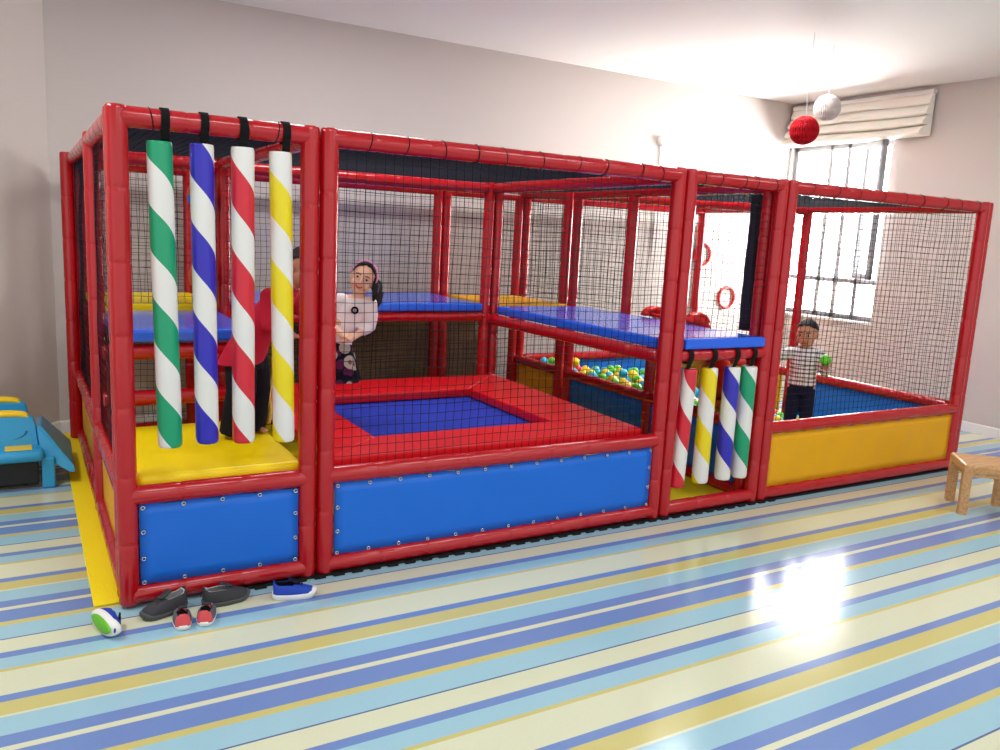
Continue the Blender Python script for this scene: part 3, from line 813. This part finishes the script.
# --- girl on the trampoline, leaning out from behind the post
g = empty('person', (1.262, 1.13, .497), math.radians(-20), 'girl in white blouse and dark floral skirt leaning out behind post, pink headband', 'person')
Hc = V((.165, -.02, .842)); Rh = RY(math.radians(20)) @ RX(math.radians(4)) @ RZ(math.radians(-6)); hs = .94
bm = B(); head(bm, Hc, Rh, hs)
hull(bm, (.135, .012, .70), (.155, .0, .79), .040, .036)
torso(bm, [(V((0, .01, .40)), .088, .066), (V((.012, .01, .47)), .078, .060), (V((.05, .008, .56)), .084, .062), (V((.095, .01, .65)), .092, .062), (V((.125, .012, .71)), .07, .05), (V((.132, .012, .735)), .035, .035)])
ShL, ElL, WrL = V((.205, .01, .685)), V((.205, .0, .555)), V((.115, -.115, .500))
ShR, ElR, WrR = V((.035, .01, .70)), V((-.045, -.01, .585)), V((.045, -.12, .515))
for a, b, c in ((ShL, ElL, WrL), (ShR, ElR, WrR)): hull(bm, a, b, .034, .028); hull(bm, b, c, .027, .019)
hull(bm, (.13, .012, .705), ShL, .04, .036); hull(bm, (.13, .012, .705), ShR, .04, .036)
hand(bm, WrL, (-.85, -.25, -.06), (0, .6, -.7), 1, .5); hand(bm, WrR, (.85, -.3, -.1), (0, .6, -.7), -1, .5)
legs_body(bm, ((-.055, .01, .40), (.03, .01, .40)), ((-.10, 0, .23), (-.015, .0, .23)), ((-.13, .02, .046), (-.055, .02, .046)), (0, -1, 0))
body = merged('body', bm, M['skin'], g, .0045, 3)
face(g, Hc, Rh, hs, .5)
def ponytail(bm):
    c = Hc + Rh @ V((.045, .075, .0))
    pipe(bm, [c, c + V((.03, .03, -.03)), c + V((.045, .02, -.08)), c + V((.04, .0, -.13)), c + V((.03, -.01, -.17))], [.03, .038, .034, .026, .008], 12)
    c2 = Hc + Rh @ V((.068, .0, .0)); pipe(bm, [c2 + V((0, 0, .03)), c2 + V((.012, .0, -.02)), c2 + V((.008, -.005, -.075)), c2 + V((-.002, -.01, -.11))], [.02, .024, .018, .006], 10)
hair_cap(g, Hc, Rh, hs, .62, 1.95, bm_extra=ponytail)
bm = B(); rings = []
for i in range(17):
    a = -PI * .52 + PI * 1.04 * i / 16; c = Hc + Rh @ (V((math.sin(a) * .085, -.030 + .0, math.cos(a) * .100 + .013)) * hs)
    d = Rh @ V((math.sin(a), 0, math.cos(a))); y_ = Rh @ V((0, 1, 0)); w = .011 + .008 * max(0, math.sin(a))
    rings.append([c - y_ * w, c + y_ * w, c + y_ * w + d * .006, c - y_ * w + d * .006])
loft(bm, rings); obj('headband', bm, M['pink'], g, True)
bm = B()
torso(bm, [(V((.008, .01, .43)), .098, .076), (V((.02, .01, .49)), .096, .074), (V((.05, .008, .56)), .098, .076), (V((.095, .01, .65)), .106, .075), (V((.118, .012, .69)), .096, .068), (V((.128, .014, .722)), .064, .050)])
for a, b in ((ShL, ElL), (ShR, ElR)):
    hull(bm, (V((.12, .012, .685)) + a) / 2, a, .044, .050); hull(bm, a, a.lerp(b, .55), .050, .054); cuff(bm, a.lerp(b, .5), b + (b - a) * .12, .055, .040)
hull(bm, ElL, ElL.lerp(WrL, .35), .042, .036); hull(bm, ElR, ElR.lerp(WrR, .35), .040, .035)
blouse = merged('blouse', bm, M['blouse'], g, .006, 5)
bm = B(); torus(bm, (.120, -.076, .655), .017, .006, V((1, 0, 0)), V((0, 0, 1)), 16, 8); o = obj('bow', bm, M['blackcloth'], g, True)
bm = B(); rings = []
for j in range(9):
    t = j / 8; z = .475 - .255 * t; rings.append([V((.01 - .01 * t, .01, z)) + V((math.cos(a) * (.088 + .075 * t + .009 * t * math.sin(9 * a)), math.sin(a) * (.070 + .07 * t + .009 * t * math.cos(8 * a)), 0)) for a in np.linspace(0, 2 * PI, 49)[:-1]])
loft(bm, rings, caps=False); bmesh.ops.solidify(bm, geom=bm.faces[:], thickness=.005); obj('skirt', bm, M['floral'], g, True)

# --- boy in the ball pit holding a green ball
b = empty('person', (4.82, .61, .095), math.radians(-51), 'small boy in plaid shirt and navy trousers standing in the ball pit', 'person')
Hc = V((.0, -.02, .915)); Rh = RZ(math.radians(-14)) @ RX(math.radians(10)); hs = 1.0
bm = B(); head(bm, Hc, Rh, hs); hull(bm, (0, .012, .76), (0, -.005, .85), .038, .036)
torso(bm, [(V((0, .01, .50)), .085, .066), (V((0, .01, .56)), .080, .062), (V((0, .008, .64)), .088, .064), (V((0, .01, .73)), .094, .062), (V((0, .012, .785)), .07, .05), (V((0, .012, .81)), .035, .035)])
ShL, ElL, WrL = V((.105, .01, .755)), V((.155, -.055, .64)), V((.155, -.17, .69))
ShR, ElR, WrR = V((-.105, .01, .755)), V((-.195, -.06, .735)), V((-.23, -.165, .755))
for a, c, d in ((ShL, ElL, WrL), (ShR, ElR, WrR)): hull(bm, a, c, .035, .029); hull(bm, c, d, .028, .019); hull(bm, (0, .012, .775), a, .04, .037)
hand(bm, WrL, (-.15, -.8, .35), (0, .3, .95), 1, .75, 1.05); hand(bm, WrR, (-.1, -.9, .2), (.3, 0, -1), -1, .35, 1.05)
legs_body(bm, ((-.048, .01, .49), (.048, .01, .49)), ((-.056, -.005, .275), (.056, -.005, .275)), ((-.062, .02, .048), (.062, .02, .048)), (0, -1, 0))
merged('body', bm, M['skin3'], b, .0045, 3)
face(b, Hc, Rh, hs, -.1); hair_cap(b, Hc, Rh, hs, .80, 1.65, thick=1.03)
bm = B()
torso(bm, [(V((0, .01, .515)), .104, .082), (V((0, .01, .57)), .099, .078), (V((0, .008, .64)), .102, .077), (V((0, .01, .73)), .106, .074), (V((0, .012, .782)), .085, .06), (V((0, .010, .812)), .046, .044)])
for a, c, d in ((ShL, ElL, WrL), (ShR, ElR, WrR)):
    hull(bm, (V((0, .012, .77)) + a) / 2, a, .045, .046); hull(bm, a, c, .046, .040); cuff(bm, c, c.lerp(d, .86), .040, .030); ell(bm, c, (.040, .040, .040))
merged('shirt', bm, M['plaid'], b, .006, 5)
bm = B(); torso(bm, [(V((0, .01, .44)), .090, .072), (V((0, .01, .50)), .098, .078), (V((0, .01, .55)), .094, .072)])
for k in (-1, 1):
    cuff(bm, (k * .048, .01, .49), (k * .056, -.003, .275), .058, .050); cuff(bm, (k * .056, -.003, .28), (k * .062, .02, .065), .050, .041)
merged('trousers', bm, M['navy'], b, .006, 4)
gb = ball((0, 0, 0), 'green', 'green plastic ball held in the hand of the boy in plaid', None)
gb.location = b.matrix_basis @ V((.145, -.222, .748))

# --- child in red on the yellow step, behind the hanging tubes
c_ = empty('person', (.630, .62, .552), math.radians(38), 'child in crimson top and black trousers standing behind the red and yellow striped tubes', 'person')
Hc = V((.205, -.20, .86)); Rh = RY(math.radians(18)) @ RX(math.radians(12)); hs = 1.06
bm = B(); head(bm, Hc, Rh, hs); hull(bm, (.15, -.13, .735), (.19, -.175, .82), .038, .036)
torso(bm, [(V((0, 0, .42)), .088, .068), (V((.035, -.02, .52)), .082, .064), (V((.085, -.07, .62)), .088, .066), (V((.12, -.11, .70)), .090, .062), (V((.145, -.13, .75)), .065, .05), (V((.152, -.135, .775)), .035, .035)])
ShL, ElL, WrL = V((.24, -.11, .705)), V((.285, -.20, .60)), V((.26, -.31, .60))
ShR, ElR, WrR = V((.03, -.12, .715)), V((.0, -.15, .585)), V((.06, -.24, .53))
for a, d, e_ in ((ShL, ElL, WrL), (ShR, ElR, WrR)): hull(bm, a, d, .035, .029); hull(bm, d, e_, .028, .019); hull(bm, (.135, -.12, .725), a, .04, .037)
hand(bm, WrL, (-.1, -.95, .1), (0, 0, -1), 1, .4); hand(bm, WrR, (.3, -.9, -.1), (0, 0, -1), -1, .4)
legs_body(bm, ((-.047, 0, .42), (.047, 0, .42)), ((-.075, -.03, .235), (.065, -.01, .235)), ((-.085, .01, .046), (.07, .03, .046)), (0, -1, 0))
merged('body', bm, M['skin2'], c_, .0045, 3)
face(c_, Hc, Rh, hs); hair_cap(c_, Hc, Rh, hs, .85, 1.75, thick=1.04)
bm = B()
torso(bm, [(V((-.02, .02, .375)), .135, .105), (V((.01, .0, .46)), .125, .095), (V((.06, -.04, .57)), .116, .088), (V((.112, -.095, .68)), .112, .080), (V((.142, -.125, .742)), .088, .062), (V((.15, -.132, .775)), .046, .044)])
for a, d, e_ in ((ShL, ElL, WrL), (ShR, ElR, WrR)):
    hull(bm, (V((.135, -.12, .72)) + a) / 2, a, .046, .050); hull(bm, a, d, .050, .044); ell(bm, d, (.044, .044, .044)); cuff(bm, d, d.lerp(e_, .85), .043, .032)
merged('sweatshirt', bm, M['redshirt'], c_, .006, 5)
bm = B(); torso(bm, [(V((0, 0, .35)), .098, .084), (V((0, 0, .41)), .104, .084), (V((0, 0, .46)), .098, .076)])
for k in (-1, 1):
    kx = V((-.075 if k < 0 else .065, -.03 if k < 0 else -.01, .235)); an = V((-.085 if k < 0 else .07, .01 if k < 0 else .03, .022))
    cuff(bm, (k * .047, 0, .42), kx, .076, .074); cuff(bm, kx + V((0, 0, .01)), an, .074, .072)
merged('trousers', bm, M['blackcloth'], c_, .006, 4)
bm = B(); rings = []
for i in range(15):
    t = i / 14; p = V((.112 + .010 * math.sin(9 * t) + .004 * t, -.078 + .035 * t, .40 - .36 * t)); rings.append([p + V((-.004, -.012, 0)), p + V((.008, -.010, 0)), p + V((.008, .012, 0)), p + V((-.004, .012, 0))])
loft(bm, rings); o = obj('trouser_stripe', bm, M['yellowtrim'], c_, True); o['label'] = 'wavy yellow side stripe'

# ------------------------------------------------------------------ shoes
def shoe(loc, rz, L, um, sm, lm, label, group=None, extra=None, W=.44, tilt=None, toecap=None, heelm=None):
    """toe towards +x in the shoe's own space"""
    t = empty('shoe', loc, rz, label, 'shoe', group)
    if tilt: t.rotation_euler = tilt
    hw = lambda s: L * W * .5 * (.70 + .30 * math.sin(PI * min(1, max(0, (s - .05) / .95)) ** .9) - .0) * (1 - max(0, (s - .80) / .20) ** 3 * .58) * (1 - max(0, (.10 - s) / .10) ** 2 * .45)
    bm = B(); n = 18; out = []
    for i in range(n + 1): out.append((i / n, 1))
    for i in range(n, -1, -1): out.append((i / n, -1))
    def outline(k, z, lift): return [V(((s - .5) * L * (1 + (k - 1) * .4), sg * hw(s) * k, z + lift * L * (max(0, s - .75) ** 2 * 1.1 + max(0, .12 - s) * .12))) for s, sg in out]
    hs_ = (.17 if um is M['sneakblue'] else .125) * L
    loft(bm, [outline(.93, 0, 1), outline(1.02, .012 * L / .18, 1), outline(1.04, hs_ * .75, 1), outline(.96, hs_, 1)])
    obj('sole', bm, sm, t, True)
    H = lambda s: L * ((.40 + .07 * max(0, (.15 - s) / .15)) if s < .40 else .40 - .20 * ((s - .40) / .60) ** .9) * (1 - max(0, (s - .88) / .12) ** 2.4 * .5)
    def upper(k, zoff, s0, s1, op):
        bm = B(); rows = []
        for i in range(23):
            s = s0 + (s1 - s0) * i / 22; h = H(s) * k
            o_ = 0 if s > .55 else op * (1 if s > .08 else max(.55, s / .08))
            if s > .45 and s <= .55: o_ = op * (.55 - s) / .10
            for sg in (-1, 1):
                row = []
                for j in range(9):
                    a = (PI / 2 - o_) * j / 8
                    row.append(bm.verts.new(((s - .5) * L * (.97 if k < 1 else 1), sg * hw(s) * k * math.cos(a) ** .75, hs_ * .8 + zoff + (h - hs_ * .8) * math.sin(a) ** .9)))
                rows.append((sg, row))
        for sg in (-1, 1):
            rr = [r for g_, r in rows if g_ == sg]
            for a_, b_ in zip(rr, rr[1:]):
                for j in range(8): bm.faces.new((a_[j], a_[j + 1], b_[j + 1], b_[j]))
        a_, b_ = rows[0][1], rows[1][1]
        for j in range(8): bm.faces.new((a_[j], a_[j + 1], b_[j + 1], b_[j]))
        a_, b_ = rows[-2][1], rows[-1][1]
        for j in range(8): bm.faces.new((a_[j], a_[j + 1], b_[j + 1], b_[j]))
        bmesh.ops.remove_doubles(bm, verts=bm.verts, dist=1e-5); bmesh.ops.recalc_face_normals(bm, faces=bm.faces)
        bmesh.ops.solidify(bm, geom=bm.faces[:], thickness=.003); return bm
    obj('upper', upper(1, 0, .02, .985, .62), um, t, True)
    obj('lining', upper(.93, .004, .05, .62, .60), lm, t, True)
    if heelm: obj('heel_patch', upper(1.035, 0, .015, .13, .75), heelm, t, True)
    if toecap: obj('toe_cap', upper(1.03, 0, .80, .992, 0), toecap, t, True)
    bm = B(); rings = []
    for i in range(8):
        s = .36 + .24 * i / 7; z = H(min(s, .55)) * (1.0 if s > .45 else 1.06) + .004
        rings.append([V(((s - .5) * L, -.016, z)), V(((s - .5) * L, .016, z)), V(((s - .5) * L, .016, z + .006)), V(((s - .5) * L, -.016, z + .006))])
    loft(bm, rings); obj('tongue', bm, um if um is M['shoegrey'] else lm, t, True)
    for i in range(4):
        s = .50 + .055 * i; z = H(s) + .003; bm = B()
        pipe(bm, [((s - .5) * L - .004, -hw(s) * .5, z - .012), ((s - .5) * L, 0, z + .006), ((s - .5) * L + .004, hw(s) * .5, z - .012)], .0026, 6); obj('lace', bm, extra or lm, t, True)
    return t
shoe((.118, -.122, 0), math.radians(203), .20, M['shoegrey'], M['soledark'], M['shoelight'], 'charcoal trainer with pale lining under the left bay corner, toe left', extra=M['shoegrey'])
shoe((.372, -.115, 0), math.radians(5), .20, M['shoegrey'], M['soledark'], M['shoelight'], 'charcoal trainer with pale lining behind the small coral shoes, toe right', extra=M['shoegrey'])
shoe((.172, -.235, 0), math.radians(84), .160, M['shoemid'], M['solewhite'], M['shoegrey'], 'small coral and grey shoe, left of the pair seen from behind', 'pair of small coral shoes', M['coral'], .46, heelm=M['coral'])
shoe((.268, -.240, 0), math.radians(72), .160, M['shoemid'], M['solewhite'], M['shoegrey'], 'small coral and grey shoe, right of the pair seen from behind', 'pair of small coral shoes', M['coral'], .46, heelm=M['coral'])
shoe((.650, -.19, 0), math.radians(-14), .19, M['sneakblue'], M['solewhite'], M['darknavy'], 'blue sneaker with white sole standing below the doubled posts', extra=M['darknavy'], W=.42)
shoe((-.150, -.115, .038), 0, .185, M['sneakblue'], M['solewhite'], M['darknavy'], 'blue sneaker tipped on its side showing its green tread', extra=M['sneakblue'], W=.42)
tip = bpy.data.objects[[o.name for o in COL.objects if o.get('label', '').startswith('blue sneaker tipped')][0]]
# roll it so the tread faces left, with the toe towards the viewer
d_ = V((.30, -.954, 0)).normalized(); n0 = V((-d_.y, d_.x, 0)) * -1
n_ = (n0 * math.cos(math.radians(4)) + V((0, 0, 1)) * math.sin(math.radians(4))).normalized(); z_ = -n_; y_ = z_.cross(d_)
RT = Matrix((d_, y_, z_)).transposed().to_4x4(); bpy.context.view_layer.update()
low = min((RT @ v.co).z for c in tip.children for v in c.data.vertices)
tip.matrix_world = Matrix.Translation((-.128, -.205, -low + .001)) @ RT
bm = B(); Lq = .185
rings = []
for z, k in ((-.002, .80), (.0005, .86), (.004, .88)):
    rings.append([V((x * Lq * .47 * k / .86, y * Lq * .165 * k / .86 * (.78 + .30 * math.sin(PI * min(1, max(0, (x + 1) / 2))) if True else 1), z)) for x, y in [(math.cos(2 * PI * i / 28), math.sin(2 * PI * i / 28)) for i in range(28)]])
loft(bm, rings); tr_ = obj('tread', bm, M['solegreen'], tip, True); tr_['label'] = 'lime green tread'

# ------------------------------------------------------------------ wooden stool
st = empty('stool', (5.07, -.70, 0), 0, 'low wooden stool on the striped floor at the right edge', 'stool')
def stp(name, bm, smooth=False):
    o = obj(name, bm, M['wood'], st, smooth); o.matrix_parent_inverse = Matrix.Translation(-V(st.location)); return o
A_, B_, C_, D_ = V((4.83, -.71)), V((5.07, -.468)), V((5.075, -.945)), V((5.315, -.703))
cen = (A_ + B_ + C_ + D_) / 4
def ring(k, z): return [V(((p + (cen - p).normalized() * k).x, (p + (cen - p).normalized() * k).y, z)) for p in (A_, C_, D_, B_)]
bm = B(); loft(bm, [ring(.004, .278), ring(0, .284), ring(0, .318), ring(.006, .328), ring(.018, .333)])
stp('seat', bm)
for p, e1, e2 in ((A_, C_, B_), (B_, D_, A_), (C_, A_, D_), (D_, B_, C_)):
    bm = B(); d1, d2 = (e1 - p).normalized() * .052, (e2 - p).normalized() * .05
    pts = [p, p + d1, p + d1 + d2, p + d2]
    loft(bm, [[V((w.x, w.y, 0)) for w in pts], [V((w.x, w.y, .279)) for w in pts]]); stp('leg', bm)
for p, q in ((A_, C_), (B_, D_), (A_, B_), (C_, D_)):
    bm = B(); p2, q2 = p + (cen - p).normalized() * .03, q + (cen - q).normalized() * .03; d = (q2 - p2).normalized(); n = V((-d.y, d.x)) * .011
    loft(bm, [[V((w.x, w.y, z)) for w, z in ((p2 - n, .255), (p2 + n, .255), (p2 + n, .279), (p2 - n, .279))], [V((w.x, w.y, z)) for w, z in ((q2 - n, .255), (q2 + n, .255), (q2 + n, .279), (q2 - n, .279))]]); stp('apron', bm)

# ------------------------------------------------------------------ blue plastic toy at the left edge
ty = empty('toddler_slide', (-.42, 2.1, 0), 0, 'sky blue plastic toddler toy with yellow handles at the left edge', 'toy')
def typ(name, bm, m, parent=None, smooth=False):
    o = obj(name, bm, m, parent or ty, smooth)
    o.matrix_parent_inverse = Matrix.Translation(-V(ty.location)); return o
def backrest(yc, x0, x1, z0, z1, lean):
    """upright panel with a hand slot under its rim"""
    bm = B(); prof = []
    n = 10; w = (x1 - x0) / 2; cx = (x0 + x1) / 2
    def outl(k, y):
        pts = []
        for x, z in ((-w * 1.08, z0), (w * 1.08, z0), (w, z1 - .05), (w * .94, z1 - .015), (w * .82, z1), (-w * .82, z1), (-w * .94, z1 - .015), (-w, z1 - .05)):
            pts.append(V((cx + x * k, y + lean * (z - z0), z0 + (z - z0) * k)))
        return pts
    loft(bm, [outl(.97, yc - .035), outl(1, yc - .025), outl(1, yc + .025), outl(.97, yc + .035)])
    o = typ('backrest', bm, M['toyblue'])
    bm = B(); pts = [V((cx + w * .70 * math.cos(a), yc - .034 + lean * (z1 - z0 - .085), z1 - .085 + .055 * math.sin(a))) for a in np.linspace(PI, 2 * PI, 15)]
    pipe(bm, pts, .007, 8); typ('hand_slot', bm, M['toyslot'], None, True)
    bm = B(); rings = []
    for i in range(13):
        a = PI - PI * i / 12; x = cx + w * .80 * math.cos(a); z = z1 - .035 + .050 * math.sin(a) ** .5; rings.append(circ((x, yc + lean * (z1 - z0), z), V((0, 1, 0)), V((0, 0, 1)), .034, .022, 12))
    loft(bm, rings); typ('handle', bm, M['toyyellow'], None, True)
backrest(1.98, -.64, -.305, .20, .42, .12)
backrest(2.38, -.70, -.345, .20, .43, .10)
bm = B(); box(bm, -.66, -.27, 1.80, 2.50, .175, .245, .03, 3); typ('seat', bm, M['toyblue'], None, True)
bm = B(); box(bm, -.47, -.33, 1.835, 1.945, .246, .252, .002, 1); typ('sticker', bm, M['toyyellow'])
bm = B(); rings = []
for y, k in ((1.80, 0), (2.48, 1)):
    rings.append([V((-.29, y, .32 - .02 * k)), V((-.265, y, .33 - .02 * k)), V((-.105, y, .13)), V((-.10, y, .09)), V((-.125, y, .09)), V((-.285, y, .19))])
rings[0] = [V((-.30, 1.95, .36)), V((-.28, 1.94, .368)), V((-.115, 1.85, .125)), V((-.11, 1.84, .09)), V((-.135, 1.84, .09)), V((-.285, 1.90, .19))]
loft(bm, rings); typ('side_panel', bm, M['toyblue'])
bm = B(); box(bm, -.64, -.30, 1.86, 2.46, .03, .18, .01); typ('chassis', bm, M['toydark'])
for x, y in ((-.25, 1.88), (-.66, 1.88), (-.25, 2.42), (-.66, 2.42)):
    bm = B(); box(bm, x - .035, x + .035, y - .035, y + .035, .0, .19, .01); typ('foot', bm, M['toyblue'])

# ------------------------------------------------------------------ paper balls hanging from the ceiling
def pompom(x, y, z, r, m, label):
    t = empty('paper_ball', (x, y, z), 0, label, 'paper decoration')
    bm = B(); n = 40
    for k in range(n):                   # honeycomb leaves round a vertical axis
        a0 = 2 * PI * k / n; ring = []
        for i in range(13):
            th = PI * i / 12
            for s in (0,): ring.append((math.sin(th) * r, math.cos(th) * r))
        for sgn in (-1, 1):
            pv = None
            for i, (q, zz) in enumerate(ring):
                a = a0 + sgn * PI / n * (.9 if i % 2 else .5)
                cur = (bm.verts.new((0, 0, zz)), bm.verts.new((q * math.cos(a0) * .98 + 0, q * math.sin(a0) * .98, zz)), bm.verts.new((q * math.cos(a), q * math.sin(a), zz)))
                if pv: bm.faces.new((pv[0], pv[1], cur[1], cur[0])); bm.faces.new((pv[1], pv[2], cur[2], cur[1]))
                pv = cur
    obj('paper_leaves', bm, m, t, True)
    bm = B(); pipe(bm, [(0, 0, r * .9), (0, 0, ZC - z)], .003, 6); obj('string', bm, M['cord'], t)
pompom(5.0, 1.0, 2.555, .112, M['pomred'], 'red honeycomb paper ball hanging near the window')
pompom(5.42, 1.15, 2.79, .108, M['pomwhite'], 'white honeycomb paper ball hanging just above the red one')

# ------------------------------------------------------------------ light
def area(name, loc, sx, sy, power, rot=(0, 0, 0), col=(1, 1, 1)):
    l = bpy.data.lights.new(name, 'AREA'); l.shape = 'RECTANGLE'; l.size = sx; l.size_y = sy; l.energy = power; l.color = col
    o = bpy.data.objects.new(name, l); COL.objects.link(o); o.location = loc; o.rotation_euler = rot; return o
for i, (x, y) in enumerate(((.6, -1.6), (3.0, -1.6), (5.4, -1.6), (.6, -4.2), (3.0, -4.2), (5.4, -4.2))):
    area('ceiling_or_fill_lamp', (x, y, ZC - .02), 1.2, .3, 19)
area('ceiling_or_fill_lamp', (4.7, 1.5, ZC - .02), 1.2, .3, 60); area('ceiling_or_fill_lamp', (1.6, 1.5, ZC - .02), 1.2, .3, 42)
area('ceiling_or_fill_lamp', (-1.3, .2, ZC - .02), .3, 1.2, 50)  # fill light added to brighten the toy, mat and wall at the left
w = bpy.data.worlds.new('world'); S.world = w; w.use_nodes = True
w.node_tree.nodes['Background'].inputs[0].default_value = (1, .98, .96, 1); w.node_tree.nodes['Background'].inputs[1].default_value = 1.12
S.view_settings.view_transform = 'Standard'; S.view_settings.look = 'None'
S.view_settings.gamma = 1; S.view_settings.use_curve_mapping = False; S.view_settings.exposure = 0.0
